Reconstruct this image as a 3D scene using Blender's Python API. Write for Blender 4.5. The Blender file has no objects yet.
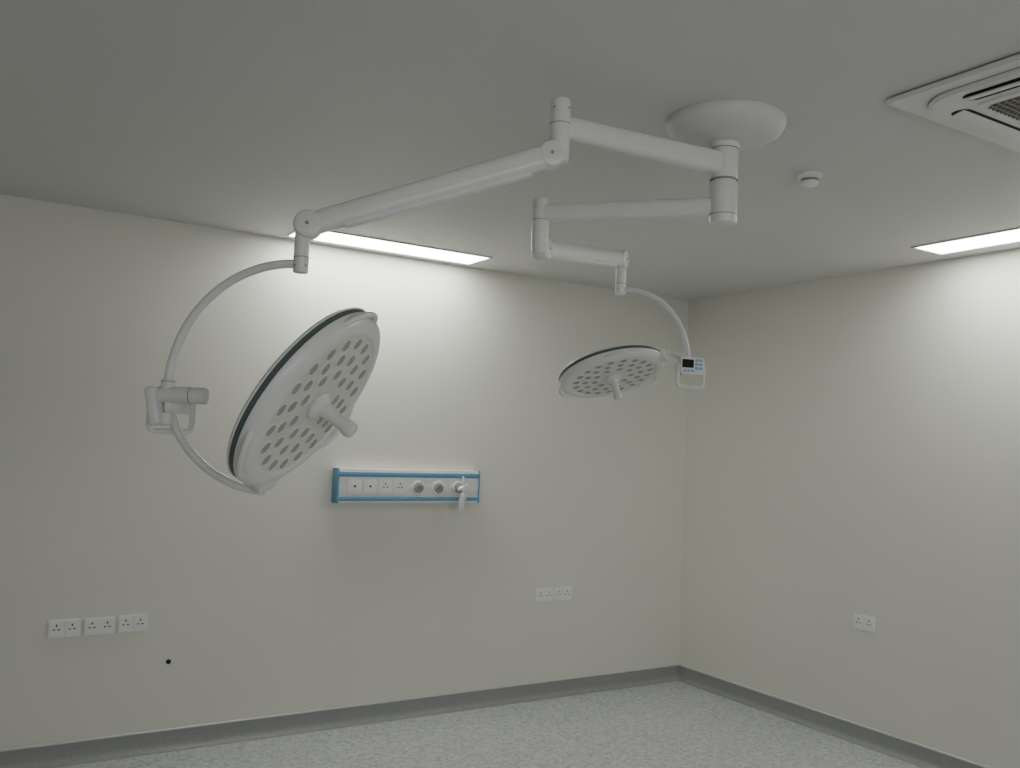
import bpy, bmesh, math, random
from mathutils import Vector, Matrix
V=Vector
random.seed(4)
scn=bpy.context.scene
COL=scn.collection
H=2.75; D=4.97; W=4.598; XL=-2.6; YR=-2.4
# ------------------------------------------------------------ materials
def mat(name,col,rough=.5,metal=0,noise=0,nscale=20,bump=0,bscale=200,spec=.5,coat=0):
    m=bpy.data.materials.new(name);m.use_nodes=True;nt=m.node_tree;b=nt.nodes['Principled BSDF']
    b.inputs['Base Color'].default_value=(*col,1);b.inputs['Roughness'].default_value=rough
    b.inputs['Metallic'].default_value=metal;b.inputs['Specular IOR Level'].default_value=spec
    b.inputs['Coat Weight'].default_value=coat
    tc=nt.nodes.new('ShaderNodeTexCoord')
    n=nt.nodes.new('ShaderNodeTexNoise');n.inputs['Scale'].default_value=nscale;n.inputs['Detail'].default_value=4
    nt.links.new(tc.outputs['Object'],n.inputs['Vector'])
    r=nt.nodes.new('ShaderNodeValToRGB')
    k=noise if noise else .015
    r.color_ramp.elements[0].position=.3;r.color_ramp.elements[1].position=.7
    r.color_ramp.elements[0].color=(*[c*(1-k) for c in col],1);r.color_ramp.elements[1].color=(*[min(1,c*(1+k)) for c in col],1)
    nt.links.new(n.outputs['Fac'],r.inputs['Fac']);nt.links.new(r.outputs['Color'],b.inputs['Base Color'])
    if bump:
        n2=nt.nodes.new('ShaderNodeTexNoise');n2.inputs['Scale'].default_value=bscale;n2.inputs['Detail'].default_value=3
        nt.links.new(tc.outputs['Object'],n2.inputs['Vector'])
        bp=nt.nodes.new('ShaderNodeBump');bp.inputs['Strength'].default_value=bump;bp.inputs['Distance'].default_value=.002
        nt.links.new(n2.outputs['Fac'],bp.inputs['Height']);nt.links.new(bp.outputs['Normal'],b.inputs['Normal'])
    return m
def emis(name,col,s):
    m=bpy.data.materials.new(name);m.use_nodes=True;b=m.node_tree.nodes['Principled BSDF']
    b.inputs['Base Color'].default_value=(.8,.8,.8,1)
    b.inputs['Emission Color'].default_value=(*col,1);b.inputs['Emission Strength'].default_value=s
    return m
M_wall=mat('wall_paint',(.71,.705,.635),.5,noise=.01,nscale=1.5,bump=.15,bscale=260)
M_ceil=mat('ceiling_paint',(.68,.68,.66),.7,noise=.01,nscale=1.5,bump=.1)
M_base=mat('baseboard_vinyl',(.30,.31,.30),.45,noise=.06,nscale=60)
M_strip=mat('baseboard_cap',(.55,.56,.54),.4)
M_white=mat('white_enamel',(.80,.80,.785),.32,coat=.2)
M_canopy=mat('canopy_white_shaded',(.68,.68,.67),.5)  # white darkened in colour to stand in for shade near the ceiling
M_ac=mat('cassette_plastic',(.76,.76,.735),.45)
M_white2=mat('white_plastic',(.79,.79,.77),.4)
M_band=mat('dark_gasket',(.10,.135,.135),.45)
M_face=mat('led_cover_plate',(.74,.735,.70),.3)
M_led=mat('led_lens',(.38,.375,.33),.22,noise=.15,nscale=120)
M_ledrim=mat('led_lens_rim',(.80,.79,.76),.3)
M_seam=mat('joint_seam',(.30,.30,.30),.5)
M_blue=mat('blue_trim',(.13,.33,.50),.4)
M_btn=mat('blue_keypad',(.22,.48,.72),.4)
M_black=mat('black_screen',(.01,.012,.012),.15)
M_hole=mat('dark_hole',(.012,.012,.012),.8)
M_grille=mat('grille_mesh',(.12,.115,.085),.7,noise=.3,nscale=90)
M_socket=mat('socket_plastic',(.82,.82,.80),.35)
M_gas=mat('outlet_grey',(.35,.36,.37),.35,metal=.3)
M_alu=mat('anodised_frame',(.62,.62,.62),.4,metal=.3)
M_panel=emis('led_panel_diffuser',(1.0,1.0,.97),18)
# floor
M_floor=bpy.data.materials.new('speckled_vinyl_floor');M_floor.use_nodes=True
nt=M_floor.node_tree;b=nt.nodes['Principled BSDF'];b.inputs['Roughness'].default_value=.33
tc=nt.nodes.new('ShaderNodeTexCoord')
v1=nt.nodes.new('ShaderNodeTexVoronoi');v1.inputs['Scale'].default_value=65
nt.links.new(tc.outputs['Object'],v1.inputs['Vector'])
r1=nt.nodes.new('ShaderNodeValToRGB');r1.color_ramp.interpolation='CONSTANT'
e=r1.color_ramp.elements;e[0].position=0;e[0].color=(.47,.49,.495,1);e[1].position=.3;e[1].color=(.53,.55,.555,1)
q=e.new(.62);q.color=(.60,.62,.625,1);q=e.new(.86);q.color=(.36,.40,.42,1)
sp=nt.nodes.new('ShaderNodeSeparateColor');nt.links.new(v1.outputs['Color'],sp.inputs[0])
nt.links.new(sp.outputs[0],r1.inputs['Fac']);nt.links.new(r1.outputs['Color'],b.inputs['Base Color'])
# ------------------------------------------------------------ mesh helpers
def empty(name,loc=(0,0,0)):
    o=bpy.data.objects.new(name,None);o.location=loc;o.empty_display_size=.1;COL.objects.link(o);return o
def finish(bm,name,m,parent=None,smooth=True,angle=35):
    bmesh.ops.recalc_face_normals(bm,faces=bm.faces)
    me=bpy.data.meshes.new(name);bm.to_mesh(me);bm.free()
    me.materials.append(m)
    if smooth:
        for p in me.polygons:p.use_smooth=True
        me.set_sharp_from_angle(angle=math.radians(angle))
    o=bpy.data.objects.new(name,me);COL.objects.link(o)
    if parent:
        o.parent=parent;o.matrix_parent_inverse=Matrix.Translation(-parent.location)
    return o
def frame(o,z,x=None):
    z=V(z).normalized()
    if x is None: x=V((0,0,1)) if abs(z.z)<.9 else V((1,0,0))
    x=V(x);x=(x-z*x.dot(z)).normalized();y=z.cross(x)
    M=Matrix.Identity(4)
    for i in range(3):M[i][0]=x[i];M[i][1]=y[i];M[i][2]=z[i];M[i][3]=o[i]
    return M
def revolve(bm,prof,Mx,n=48):
    rings=[]
    for r,t in prof:
        if r<1e-6: rings.append([bm.verts.new(Mx@V((0,0,t)))])
        else: rings.append([bm.verts.new(Mx@V((r*math.cos(2*math.pi*i/n),r*math.sin(2*math.pi*i/n),t))) for i in range(n)])
    for a,c in zip(rings,rings[1:]):
        for i in range(n):
            j=(i+1)%n
            if len(a)==1 and len(c)==1: continue
            if len(a)==1: bm.faces.new((a[0],c[i],c[j]))
            elif len(c)==1: bm.faces.new((a[i],a[j],c[0]))
            else: bm.faces.new((a[i],a[j],c[j],c[i]))
def cyl(bm,p,q,r,n=32,bev=.003,r2=None):
    p=V(p);q=V(q);L=(q-p).length;r2=r if r2 is None else r2;bev=min(bev,r*.5,L*.3)
    revolve(bm,[(0,0),(r-bev,0),(r-bev*.3,bev*.3),(r,bev),(r2,L-bev),(r2-bev*.3,L-bev*.3),(r2-bev,L),(0,L)],frame(p,q-p),n)
def rbox(bm,Mx,sx,sy,sz,bev=.004,seg=3):
    t=bmesh.new();bmesh.ops.create_cube(t,size=1)
    for v in t.verts:v.co=V((v.co.x*sx,v.co.y*sy,v.co.z*sz))
    if bev>0:bmesh.ops.bevel(t,geom=list(t.edges),offset=min(bev,.49*min(sx,sy,sz)),segments=seg,profile=.5,affect='EDGES')
    mp={v:bm.verts.new(Mx@v.co) for v in t.verts}
    for f in t.faces:bm.faces.new([mp[v] for v in f.verts])
    t.free()
def box(bm,x0,x1,y0,y1,z0,z1,bev=0,seg=2):
    rbox(bm,Matrix.Translation(((x0+x1)/2,(y0+y1)/2,(z0+z1)/2)),x1-x0,y1-y0,z1-z0,bev,seg)
def arm(bm,p,q,w,h,bev=.02,taper=1):
    p=V(p);q=V(q);d=q-p;side=d.cross(V((0,0,1))).normalized();up=side.cross(d).normalized()
    Mx=frame((p+q)/2,d,side)
    t=bmesh.new();bmesh.ops.create_cube(t,size=1);L=d.length
    for v in t.verts:
        k=taper if v.co.z>0 else 1
        v.co=V((v.co.x*w*k,v.co.y*h*k,v.co.z*L))
    ed=[e for e in t.edges if abs((e.verts[0].co-e.verts[1].co).z)>L*.5]
    bmesh.ops.bevel(t,geom=ed,offset=bev,segments=5,profile=.5,affect='EDGES')
    mp={v:bm.verts.new(Mx@v.co) for v in t.verts}
    for f in t.faces:bm.faces.new([mp[v] for v in f.verts])
    t.free()
def tube(bm,pts,r,n=20,cap=True,closed=False):
    pts=[V(p) for p in pts];N=len(pts);rings=[];ref=None
    for i,p in enumerate(pts):
        if closed:t=(pts[(i+1)%N]-pts[i-1]).normalized()
        else:t=(pts[min(i+1,N-1)]-pts[max(i-1,0)]).normalized()
        if ref is None:ref=t.orthogonal().normalized()
        ref=(ref-t*ref.dot(t)).normalized();y=t.cross(ref)
        rings.append([bm.verts.new(p+ref*math.cos(2*math.pi*k/n)*r+y*math.sin(2*math.pi*k/n)*r) for k in range(n)])
    rng=range(N) if closed else range(N-1)
    for i in rng:
        a=rings[i];c=rings[(i+1)%N]
        for k in range(n):
            j=(k+1)%n;bm.faces.new((a[k],a[j],c[j],c[k]))
    if cap and not closed:
        bm.faces.new(rings[0]);bm.faces.new(rings[-1])
def ringband(bm,p,ax,r,h=.003,n=40):
    revolve(bm,[(r*.9,-h/2),(r+.0012,-h/2),(r+.0012,h/2),(r*.9,h/2)],frame(p,ax),n)
def rrect(cx,cy,sx,sy,r,n=6):
    P=[]
    for (ax,ay,a0) in ((1,1,0),(-1,1,90),(-1,-1,180),(1,-1,270)):
        for i in range(n+1):
            a=math.radians(a0+90*i/n);P.append((cx+ax*(sx/2-r)+r*math.cos(a),cy+ay*(sy/2-r)+r*math.sin(a)))
    return P
def prism(bm,pts,Mx,z0,z1):
    a=[bm.verts.new(Mx@V((x,y,z0))) for x,y in pts]
    c=[bm.verts.new(Mx@V((x,y,z1))) for x,y in pts]
    n=len(pts)
    for i in range(n):
        j=(i+1)%n;bm.faces.new((a[i],a[j],c[j],c[i]))
    bm.faces.new(c);bm.faces.new(a[::-1])
# ------------------------------------------------------------ room
def slab(name,x0,x1,y0,y1,z0,z1,m):
    bm=bmesh.new();box(bm,x0,x1,y0,y1,z0,z1);return finish(bm,name,m,smooth=False)
T=.12
slab('floor',XL-T,W+T,YR-T,D+T,-.1,0,M_floor)
slab('ceiling',XL-T,W+T,YR-T,D+T,H,H+.1,M_ceil)
slab('wall_back',XL-T,W+T,D,D+T,0,H,M_wall)
slab('wall_right',W,W+T,YR,D,0,H,M_wall)
slab('wall_left',XL-T,XL,YR,D,0,H,M_wall)
# rear wall behind the camera; wide window opening added to hold the fill light
wx0,wx1,wz0,wz1=-1.6,3.4,.9,2.3
bm=bmesh.new()
box(bm,XL-T,wx0,YR-T,YR,0,H);box(bm,wx1,W+T,YR-T,YR,0,H);box(bm,wx0,wx1,YR-T,YR,0,wz0);box(bm,wx0,wx1,YR-T,YR,wz1,H)
finish(bm,'wall_rear',M_wall,smooth=False)
bm=bmesh.new()
for a in (wx0,wx0+1.22,wx0+2.48,wx0+3.72,wx1-.05): box(bm,a,a+.05,YR-.08,YR-.03,wz0,wz1)
box(bm,wx0,wx1,YR-.08,YR-.03,wz0,wz0+.05);box(bm,wx0,wx1,YR-.08,YR-.03,wz1-.05,wz1)
finish(bm,'added_window_1',M_alu,smooth=False)  # unseen frame for the added opening
def baseboard(name,p,q,nrm):
    p=V(p);q=V(q);n=V(nrm)
    prof=[(0,.098),(.004,.098),(.005,.04)]+[(.005+.035*(1-math.cos(a)),.035-.035*math.sin(a)+.001) for a in [math.radians(15*i) for i in range(1,7)]]+[(.04,0),(0,0)]
    bm=bmesh.new();A=[bm.verts.new(p+n*a+V((0,0,z))) for a,z in prof];B=[bm.verts.new(q+n*a+V((0,0,z))) for a,z in prof]
    for i in range(len(prof)):
        j=(i+1)%len(prof);bm.faces.new((A[i],A[j],B[j],B[i]))
    bm.faces.new(A);bm.faces.new(B[::-1])
    o=finish(bm,name,M_base,angle=50)
    bm=bmesh.new();c=[(0,.098),(.007,.098),(.007,.104),(.002,.108),(0,.108)]
    A=[bm.verts.new(p+n*a+V((0,0,z))) for a,z in c];B=[bm.verts.new(q+n*a+V((0,0,z))) for a,z in c]
    for i in range(5):
        j=(i+1)%5;bm.faces.new((A[i],A[j],B[j],B[i]))
    k=finish(bm,'cap_strip',M_strip,smooth=False);k.parent=o
baseboard('baseboard_back',(XL,D,0),(W,D,0),(0,-1,0))
baseboard('baseboard_right',(W,YR,0),(W,D,0),(-1,0,0))
baseboard('baseboard_left',(XL,YR,0),(XL,D,0),(1,0,0))
baseboard('baseboard_rear',(XL,YR,0),(W,YR,0),(0,1,0))
# ------------------------------------------------------------ ceiling LED panels
def led_panel(x0,x1,y0,y1):
    E=empty('ceiling_light_panel',((x0+x1)/2,(y0+y1)/2,H))
    bm=bmesh.new();f=.014
    for a in ((x0,x1,y0,y0+f),(x0,x1,y1-f,y1),(x0,x0+f,y0+f,y1-f),(x1-f,x1,y0+f,y1-f)): box(bm,*a,H-.008,H,.001)
    finish(bm,'frame',M_alu,E,smooth=False)
    bm=bmesh.new();box(bm,x0+f,x1-f,y0+f,y1-f,H-.004,H)
    finish(bm,'diffuser',M_panel,E,smooth=False)
led_panel(1.52,2.69,4.60,4.88)
led_panel(4.19,4.45,1.69,2.87)
# ------------------------------------------------------------ surgical light
MX,MY=2.141,2.160
S=empty('surgical_light',(MX,MY,H))
bm=bmesh.new()
revolve(bm,[(0,0),(.196,0),(.198,-.006),(.196,-.022),(.185,-.040),(.16,-.055),(.12,-.066),(.075,-.073),(.06,-.078),(0,-.078)],Matrix.Translation((MX,MY,H)),72)
finish(bm,'ceiling_canopy',M_canopy,S)
bm=bmesh.new()
cyl(bm,(MX,MY,2.69),(MX,MY,2.655),.050)
cyl(bm,(MX,MY,2.66),(MX,MY,2.50),.040)
cyl(bm,(MX,MY,2.655),(MX,MY,2.552),.046,bev=.006)
cyl(bm,(MX,MY,2.546),(MX,MY,2.402),.046,bev=.008)
finish(bm,'spindle_column',M_white,S)
bm=bmesh.new()
for z in (2.549,2.655,2.432): ringband(bm,(MX,MY,z),(0,0,1),.0455,.0025)
finish(bm,'column_seams',M_seam,S)
E1=V((1.499,2.197,2.604));E2=V((1.723,2.624,2.461))
A1=V((1.499,2.197,2.512));B1=V((.842,2.498,2.252))
A2=V((1.723,2.624,2.338));B2=V((2.416,3.040,2.458))
bm=bmesh.new()
arm(bm,(MX,MY,2.604),E1,.06,.078,.022,.85)
finish(bm,'upper_arm_a',M_white,S)
bm=bmesh.new()
arm(bm,(MX,MY,2.461),E2,.055,.062,.02,.95)
finish(bm,'upper_arm_b',M_white,S)
def screws(bm,p,nrm,r=.0035):
    cyl(bm,V(p),V(p)+V(nrm)*.002,r,12,.0005)
def elbow(nm,E,zt,A,B,r,aw,ah,post,postz,pr_):
    d=(B-A);dh=V((d.x,d.y,0)).normalized();side=dh.cross(V((0,0,1)))
    bm=bmesh.new()
    cyl(bm,(E.x,E.y,zt),(E.x,E.y,A.z+.008),r,bev=.006)
    k=ah*.56
    for P in (A+dh*.025,B):
        cyl(bm,P-side*(aw*.56),P+side*(aw*.56),k,40,.012)
    cyl(bm,(E.x,E.y,A.z+.03),(E.x,E.y,A.z-.022),r*.98,bev=.01)
    finish(bm,'elbow_joint_'+nm,M_white,S)
    bm=bmesh.new();arm(bm,A+dh*.025,B,aw,ah,.024,.93)
    finish(bm,'spring_arm_'+nm,M_white,S)
    bm=bmesh.new();u=d.normalized();up=side.cross(d).normalized()
    if up.z<0:up=-up
    arm(bm,A+u*.10-up*(ah*.40),B-u*.10-up*(ah*.40),aw*.7,ah*.26,.008)
    finish(bm,'spring_cover_'+nm,M_white2,S)
    bm=bmesh.new()
    px,py=post
    cyl(bm,(px,py,B.z+.015),(px,py,postz),pr_,bev=.004)
    finish(bm,'drop_post_'+nm,M_white,S)
    bm=bmesh.new()
    ringband(bm,(E.x,E.y,(zt+A.z)/2+.01),(0,0,1),r,.002);ringband(bm,(px,py,postz+.045),(0,0,1),pr_,.002)
    for P in (A+dh*.025,B):
        for s in (1,-1):
            screws(bm,P+side*s*aw*.56,side*s,.0055)
    for a in (20,110,200,290):
        t=math.radians(a);n=V((math.cos(t),math.sin(t),0))
        screws(bm,V((E.x,E.y,zt-.03))+n*(r-.0005),n);screws(bm,V((px,py,postz+.02))+n*(pr_-.0005),n,.003)
    finish(bm,'joint_seams_'+nm,M_seam,S)
elbow('a',E1,2.684,A1,B1,.031,.058,.072,(.829,2.504),2.112,.0215)
elbow('b',E2,2.510,A2,B2,.030,.052,.070,(2.424,3.045),2.308,.023)

def slerp(a,b,t):
    a=a.normalized();b=b.normalized();w=a.angle(b)
    return (a*math.sin((1-t)*w)+b*math.sin(t*w))/math.sin(w)
def head(nm,Cn,n,bd,Rr,boxp,post,pn,tr,shaft,poff):
    s=Rr/.31;n=V(n).normalized();bd=V(bd);bd=(bd-n*bd.dot(n)).normalized()
    F=frame(Cn,n,bd);Sm=F@Matrix.Scale(s,4)
    off=-.022
    def pr(L):return [(r,t+off) for r,t in L]
    bm=bmesh.new();revolve(bm,pr([(0,-.040),(.12,-.038),(.22,-.031),(.285,-.019),(.306,-.010),(.310,-.004),(.306,-.001),(.29,-.001)]),Sm,96)
    finish(bm,'head_back_shell_'+nm,M_white,S)
    bm=bmesh.new();revolve(bm,pr([(.27,-.002),(.305,-.002),(.307,.000),(.307,.013),(.303,.014),(.27,.014)]),Sm,96)
    finish(bm,'head_gasket_'+nm,M_band,S)
    bm=bmesh.new();revolve(bm,pr([(.27,.013),(.303,.013),(.308,.017),(.307,.026),(.298,.042),(.284,.051),(.262,.056),(.252,.055),(.249,.050),(.24,.046)]),Sm,96)
    finish(bm,'head_bezel_'+nm,M_white,S)
    bm=bmesh.new();revolve(bm,pr([(0,.049),(.15,.049),(.2495,.049),(.2495,.04),(0,.04)]),Sm,96)
    finish(bm,'head_cover_plate_'+nm,M_face,S)
    bm=bmesh.new();b2=bmesh.new()
    for R_,N_,ph in ((.218,19,0),(.163,14,.1),(.108,9,.2)):
        for i in range(N_):
            a=2*math.pi*i/N_+ph;c=V((R_*math.cos(a),R_*math.sin(a),.049+off))
            Mx=Sm@Matrix.Translation(c)
            revolve(bm,[(0,.0022),(.014,.0018),(.0195,.0012),(.0195,0)],Mx,24)
            revolve(b2,[(.0195,0),(.0195,.0022),(.0235,.0022),(.0240,0)],Mx,24)
    finish(bm,'led_lenses_'+nm,M_led,S);finish(b2,'led_lens_rims_'+nm,M_ledrim,S)
    bm=bmesh.new();revolve(bm,pr([(0,.05),(.046,.05),(.046,.058),(.036,.068),(.024,.074),(.021,.085),(.020,.150),(.024,.158),(.026,.172),(.023,.185),(.016,.190),(0,.190)]),Sm,36)
    finish(bm,'sterile_handle_'+nm,M_white2,S)
    bm=bmesh.new()
    for a0 in (62,180,298):
        P=[]
        for i in range(21):
            t=i/20;a=math.radians(a0-20+40*t);k=math.sin(math.pi*t)**.5
            P.append(Sm@V(((.286+.034*k)*math.cos(a),(.286+.034*k)*math.sin(a),off+.030+.018*k)))
        tube(bm,P,.0085*s,14)
    finish(bm,'grab_handles_'+nm,M_white,S)
    bm=bmesh.new();rb=V(Cn)+bd*(.335*s)
    rbox(bm,frame(V(Cn)+bd*(.300*s)-n*.002,bd,n),.060*s,.085*s,.06*s,.012*s)
    cyl(bm,V(Cn)+bd*(.30*s),rb+bd*.012,.022*s,28)
    finish(bm,'rim_bracket_'+nm,M_white,S)
    c=V(Cn);b0=boxp-c;P=[]
    r0=b0.length;r1=.335*s+.008
    for i in range(29):
        t=i/28;P.append(c+slerp(b0,bd,t)*(r0+(r1-r0)*t**2))
    bm=bmesh.new();tube(bm,P,tr,22)
    finish(bm,'yoke_lower_arc_'+nm,M_white,S)
    pt=V(post);hd=V((boxp.x-pt.x,boxp.y-pt.y,0));top=boxp+V((0,0,.02));dz=pt.z-top.z
    P=[pt+V((0,0,0))]
    for i in range(33):
        a=math.radians(90*i/32);P.append(pt+hd.normalized()*.02+(hd-hd.normalized()*.02)*math.sin(a)-V((0,0,dz*(1-math.cos(a)))))
    bm=bmesh.new();tube(bm,P,tr,22)
    finish(bm,'yoke_upper_arc_'+nm,M_white,S)
    bm=bmesh.new();ho=hd.normalized()
    cyl(bm,top+V((0,0,.025)),boxp-V((0,0,.015)),.019,bev=.004)
    cyl(bm,boxp-ho*shaft,boxp+ho*.03,.024,36,.006)
    finish(bm,'yoke_joint_'+nm,M_white,S)
    bm=bmesh.new();ringband(bm,boxp-ho*shaft*.6,ho,.024,.002);ringband(bm,boxp+V((0,0,.038)),(0,0,1),.019,.002)
    finish(bm,'yoke_joint_seams_'+nm,M_seam,S)
    if nm=='a':
        # slanted driver housing between the swivel joint and the loop handle
        bm=bmesh.new()
        Hm=frame(boxp+ho*.028+V((0,0,-.034)),V((0,0,1))+ho*.22,ho)
        rbox(bm,Hm,.032,.080,.112,.010)
        cyl(bm,boxp+V((0,0,-.05)),boxp+V((0,0,-.085)),.019,bev=.004)
        finish(bm,'yoke_driver_housing_'+nm,M_white,S)
    pn=V(pn).normalized();pu=V((0,0,1));pu=(pu-pn*pu.dot(pn)).normalized();px=pu.cross(pn)
    o=boxp+px*poff[0]+pu*poff[1]+pn*poff[2]
    Pm=Matrix.Identity(4)
    for i in range(3):Pm[i][0]=px[i];Pm[i][1]=pu[i];Pm[i][2]=pn[i];Pm[i][3]=o[i]
    bm=bmesh.new();prism(bm,rrect(0,0,.108,.070,.012),Pm,-.012,.012)
    rbox(bm,Pm@Matrix.Translation((0,0,-.024)),.05,.05,.05,.008)
    finish(bm,'control_box_'+nm,M_white,S,angle=40)
    bm=bmesh.new();L=rrect(0,-.040,.118,.096,.018,8)
    tube(bm,[Pm@V((x,y,-.004)) for x,y in L],.0080,14,closed=True)
    finish(bm,'control_loop_handle_'+nm,M_white,S)
    bm=bmesh.new();prism(bm,rrect(-.022,.008,.052,.034,.003),Pm,.012,.0132);finish(bm,'control_screen_'+nm,M_black,S,smooth=False)
    bm=bmesh.new()
    for bx in (.018,.036):
        for by in (.022,.006,-.010):prism(bm,rrect(bx,by,.014,.011,.004),Pm,.012,.0138)
    for bx in (-.036,-.018,0): prism(bm,rrect(bx,-.022,.013,.009,.003),Pm,.012,.0138)
    finish(bm,'control_keys_'+nm,M_btn,S,smooth=False)
head('a',V((.881,2.511,1.752)),(.614,-.551,-.539),(-.094,.174,-.242),.300,V((.531,2.725,1.750)),(.829,2.504,2.138),(.10,.99,.22),.0125,.118,(-.018,-.026,.034))
head('b',V((2.415,3.075,1.968)),(.023,-.391,-.925),(.187,-.239,.106),.232,V((2.596,2.797,1.985)),(2.424,3.045,2.328),(-.25,-.95,-.02),.0105,.05,(-.002,.012,.030))
# ------------------------------------------------------------ bedhead unit
X0,X1,Z0,Z1=1.90,2.835,1.272,1.468;YF=D-.075
B=empty('bedhead_service_unit',((X0+X1)/2,D,(Z0+Z1)/2))
bm=bmesh.new();box(bm,X0+.004,X1-.004,YF,D,Z0,Z1,.004);finish(bm,'housing',M_white2,B)
bm=bmesh.new()
box(bm,X0+.002,X1-.002,YF-.006,YF+.02,Z1-.046,Z1-.018,.003)
box(bm,X0+.002,X1-.002,YF-.006,YF+.02,Z0+.012,Z0+.036,.003)
box(bm,X0,X0+.012,YF-.004,D,Z0-.002,Z1+.002,.002);box(bm,X1-.012,X1,YF-.004,D,Z0-.002,Z1+.002,.002)
finish(bm,'blue_trim_rails',M_blue,B)
def socket_gang(bp,bh,Mx,w=.066,h=.075):
    prism(bp,rrect(0,0,w,h,.003),Mx,0,.003)
    for a,b_,sx,sy in ((0,.016,.006,.011),(-.011,-.004,.010,.0055),(.011,-.004,.010,.0055)):
        prism(bh,rrect(a,b_,sx,sy,.001),Mx,.003,.0034)
zc=(Z0+Z1)/2
def wm(x,y,z,wall='back'):
    if wall=='back': return Matrix(((1,0,0,x),(0,0,-1,y),(0,1,0,z),(0,0,0,1)))
    return Matrix(((0,0,-1,x),(-1,0,0,y),(0,1,0,z),(0,0,0,1)))
bp=bmesh.new();bh=bmesh.new()
for x in (2.006,2.101,2.196,2.290):
    prism(bp,rrect(x,zc-.002,.084,.088,.004),wm(0,YF,0),0,.006)
    if x<2.15:
        prism(bp,rrect(x,zc-.002,.05,.05,.003),wm(0,YF,0),.006,.009);prism(bh,rrect(x,zc-.002,.012,.012,.002),wm(0,YF,0),.009,.0095)
    else: socket_gang(bp,bh,wm(x,YF-.006,zc-.002),.06,.07)
finish(bp,'socket_plates',M_socket,B,smooth=False);finish(bh,'socket_slots',M_hole,B,smooth=False)
for k,x in enumerate((2.410,2.545,2.683)):
    Mx=wm(x,YF,zc-.008)
    bm=bmesh.new();revolve(bm,[(0,0),(.043,0),(.043,.006),(.038,.010),(.030,.010)],Mx,40);finish(bm,'gas_outlet_ring_%d'%(k+1),M_socket,B)
    bm=bmesh.new();revolve(bm,[(.031,.009),(.031,.016),(.025,.020),(.014,.020),(.012,.014),(0,.014)],Mx,40);finish(bm,'gas_outlet_core_%d'%(k+1),M_gas,B)
    bm=bmesh.new();revolve(bm,[(0,.014),(.009,.014),(.009,.021),(0,.021)],Mx,20);finish(bm,'gas_outlet_pin_%d'%(k+1),M_gas,B)
bm=bmesh.new();x=2.686;z=zc-.008
cyl(bm,(x,YF-.02,z),(x,YF-.065,z),.014,24);cyl(bm,(x+.03,YF-.055,z+.02),(x-.035,YF-.055,z-.01),.010,20)
cyl(bm,(x,YF-.055,z+.075),(x,YF-.055,z-.03),.006,20)
cyl(bm,(x,YF-.055,z-.03),(x,YF-.055,z-.055),.017,24)
finish(bm,'adaptor_body',M_socket,B)
M_glass=mat('clear_cup',(.62,.64,.62),.15)
bm=bmesh.new();cyl(bm,(x,YF-.055,z-.055),(x,YF-.055,z-.160),.020,24,r2=.017);finish(bm,'adaptor_cup',M_glass,B)
# ------------------------------------------------------------ wall sockets
def dbl(x,y,z,wall):
    E=empty('wall_socket',(x,y,z));Mx=wm(x,y,z,wall)
    bp=bmesh.new();bh=bmesh.new()
    prism(bp,rrect(0,0,.142,.084,.005),Mx,0,.007)
    for dx in (-.035,.035):socket_gang(bp,bh,Mx@Matrix.Translation((dx,0,.007)),.060,.070)
    finish(bp,'plate',M_socket,E,smooth=False);finish(bh,'pin_slots',M_hole,E,smooth=False)
dbl(.555,D,.657,'back');dbl(.715,D,.657,'back');dbl(.871,D,.660,'back')
dbl(3.400,D,.665,'back');dbl(3.546,D,.665,'back')
dbl(W,3.42,.690,'right')
bm=bmesh.new();prism(bm,[(.013*math.cos(a*math.pi/12),.013*math.sin(a*math.pi/12)) for a in range(24)],wm(1.058,D,.449),0,.001)
finish(bm,'wall_cable_hole',M_hole,smooth=False)
# ------------------------------------------------------------ smoke detector
E=empty('smoke_detector',(2.815,2.372,H));Mx=Matrix.Translation((2.815,2.372,H))@Matrix.Rotation(math.pi,4,'X')
bm=bmesh.new();revolve(bm,[(0,0),(.048,0),(.048,.012),(.040,.018),(.034,.020)],Mx,40);finish(bm,'base',M_white2,E)
bm=bmesh.new();revolve(bm,[(.034,.018),(.030,.020),(.030,.028),(0,.028)],Mx,40);finish(bm,'vent',M_seam,E)
bm=bmesh.new();revolve(bm,[(.028,.028),(.034,.029),(.032,.040),(.022,.047),(0,.049)],Mx,40);finish(bm,'cap',M_white2,E)
# ------------------------------------------------------------ ceiling cassette AC
ax0,ay1=2.370,1.718;aw=.95;cx,cy=ax0+aw/2,ay1-aw/2
E=empty('ceiling_cassette_air_conditioner',(cx,cy,H));Mx=Matrix.Translation((cx,cy,H))@Matrix.Rotation(math.pi,4,'X')
bm=bmesh.new();prism(bm,rrect(0,0,aw-.016,aw-.016,.010),Mx,0,.007);finish(bm,'shadow_gap_strip',M_seam,E,smooth=False)  # dark strip colours in the shade of the gap around the plate
bm=bmesh.new();prism(bm,rrect(0,0,aw,aw,.012),Mx,.007,.017);prism(bm,rrect(0,0,aw-.01,aw-.01,.012),Mx,.017,.020)
finish(bm,'fascia_plate',M_ac,E,smooth=False)
bm=bmesh.new();prism(bm,rrect(0,0,.85,.85,.13,10),Mx,.020,.022);finish(bm,'frame_seam',M_seam,E,smooth=False)
bm=bmesh.new();prism(bm,rrect(0,0,.845,.845,.13,10),Mx,.022,.030);prism(bm,rrect(0,0,.83,.83,.125,10),Mx,.030,.033);finish(bm,'raised_frame',M_ac,E,smooth=False)
bm=bmesh.new();b2=bmesh.new()
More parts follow.
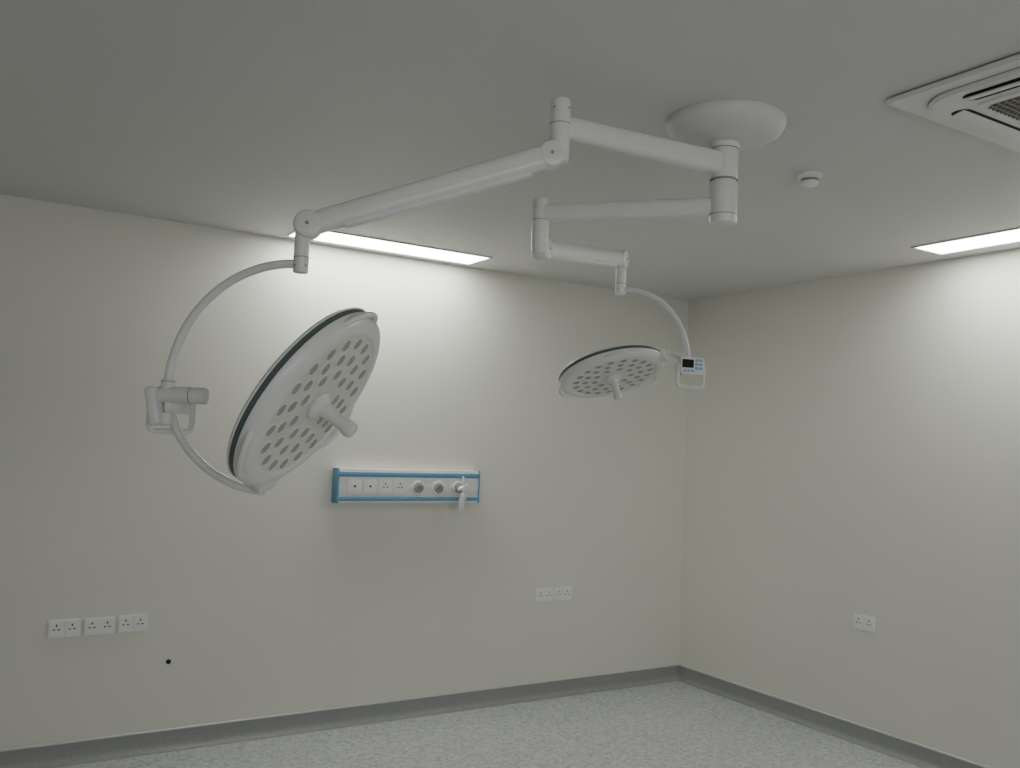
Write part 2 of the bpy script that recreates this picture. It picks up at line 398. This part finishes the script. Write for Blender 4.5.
for k in range(4):
    R4=Mx@Matrix.Rotation(k*math.pi/2,4,'Z')
    prism(bm,rrect(0,.355,.58,.062,.028),R4,.033,.0338)
    rbox(b2,R4@Matrix.Translation((0,.358,.037))@Matrix.Rotation(math.radians(14),4,'X'),.56,.044,.006,.003)
finish(bm,'outlet_slots',M_hole,E,smooth=False);finish(b2,'louvre_flaps',M_ac,E)
bm=bmesh.new();prism(bm,rrect(0,0,.60,.60,.04),Mx,.033,.041);finish(bm,'intake_frame',M_ac,E,smooth=False)
bm=bmesh.new();prism(bm,rrect(0,0,.55,.55,.03),Mx,.041,.0415);finish(bm,'intake_filter',M_grille,E,smooth=False)
bm=bmesh.new()
for i in range(-12,13):
    rbox(bm,Mx@Matrix.Translation((i*.0215,0,.043)),.003,.55,.004,0);rbox(bm,Mx@Matrix.Translation((0,i*.0215,.0435)),.55,.003,.004,0)
finish(bm,'intake_grid',mat('grid_plastic',(.3,.29,.24),.5),E,smooth=False)
# ------------------------------------------------------------ world / added fill light at the rear opening / camera
w=bpy.data.worlds.new('world');scn.world=w;w.use_nodes=True
w.node_tree.nodes['Background'].inputs[0].default_value=(.8,.9,1,1);w.node_tree.nodes['Background'].inputs[1].default_value=.3
ld=bpy.data.lights.new('rear_fill_light','AREA');ld.shape='RECTANGLE';ld.size=wx1-wx0;ld.size_y=wz1-wz0;ld.energy=44;ld.color=(1,.995,.985)  # unseen fill added behind the camera to brighten arms and walls
lo=bpy.data.objects.new('rear_fill_light',ld);COL.objects.link(lo);lo.location=((wx0+wx1)/2,YR-.14,(wz0+wz1)/2);lo.rotation_euler=(math.radians(90),0,0)
cd=bpy.data.cameras.new('camera');cam=bpy.data.objects.new('camera',cd);COL.objects.link(cam)
R=V((.84850736,-.52773265,.03916));U=V((-.06741093,-.03439425,.99713229));fw=V((.52487239,.8487139,.06475873))
m=Matrix.Identity(4)
for i in range(3):m[i][0]=R[i];m[i][1]=U[i];m[i][2]=-fw[i]
m[0][3]=0;m[1][3]=0;m[2][3]=1.651
cam.matrix_world=m;cd.sensor_width=36;cd.lens=904.9/1020*36;cd.clip_start=.05
scn.camera=cam
scn.view_settings.view_transform='AgX';scn.view_settings.look='None';scn.view_settings.exposure=.2
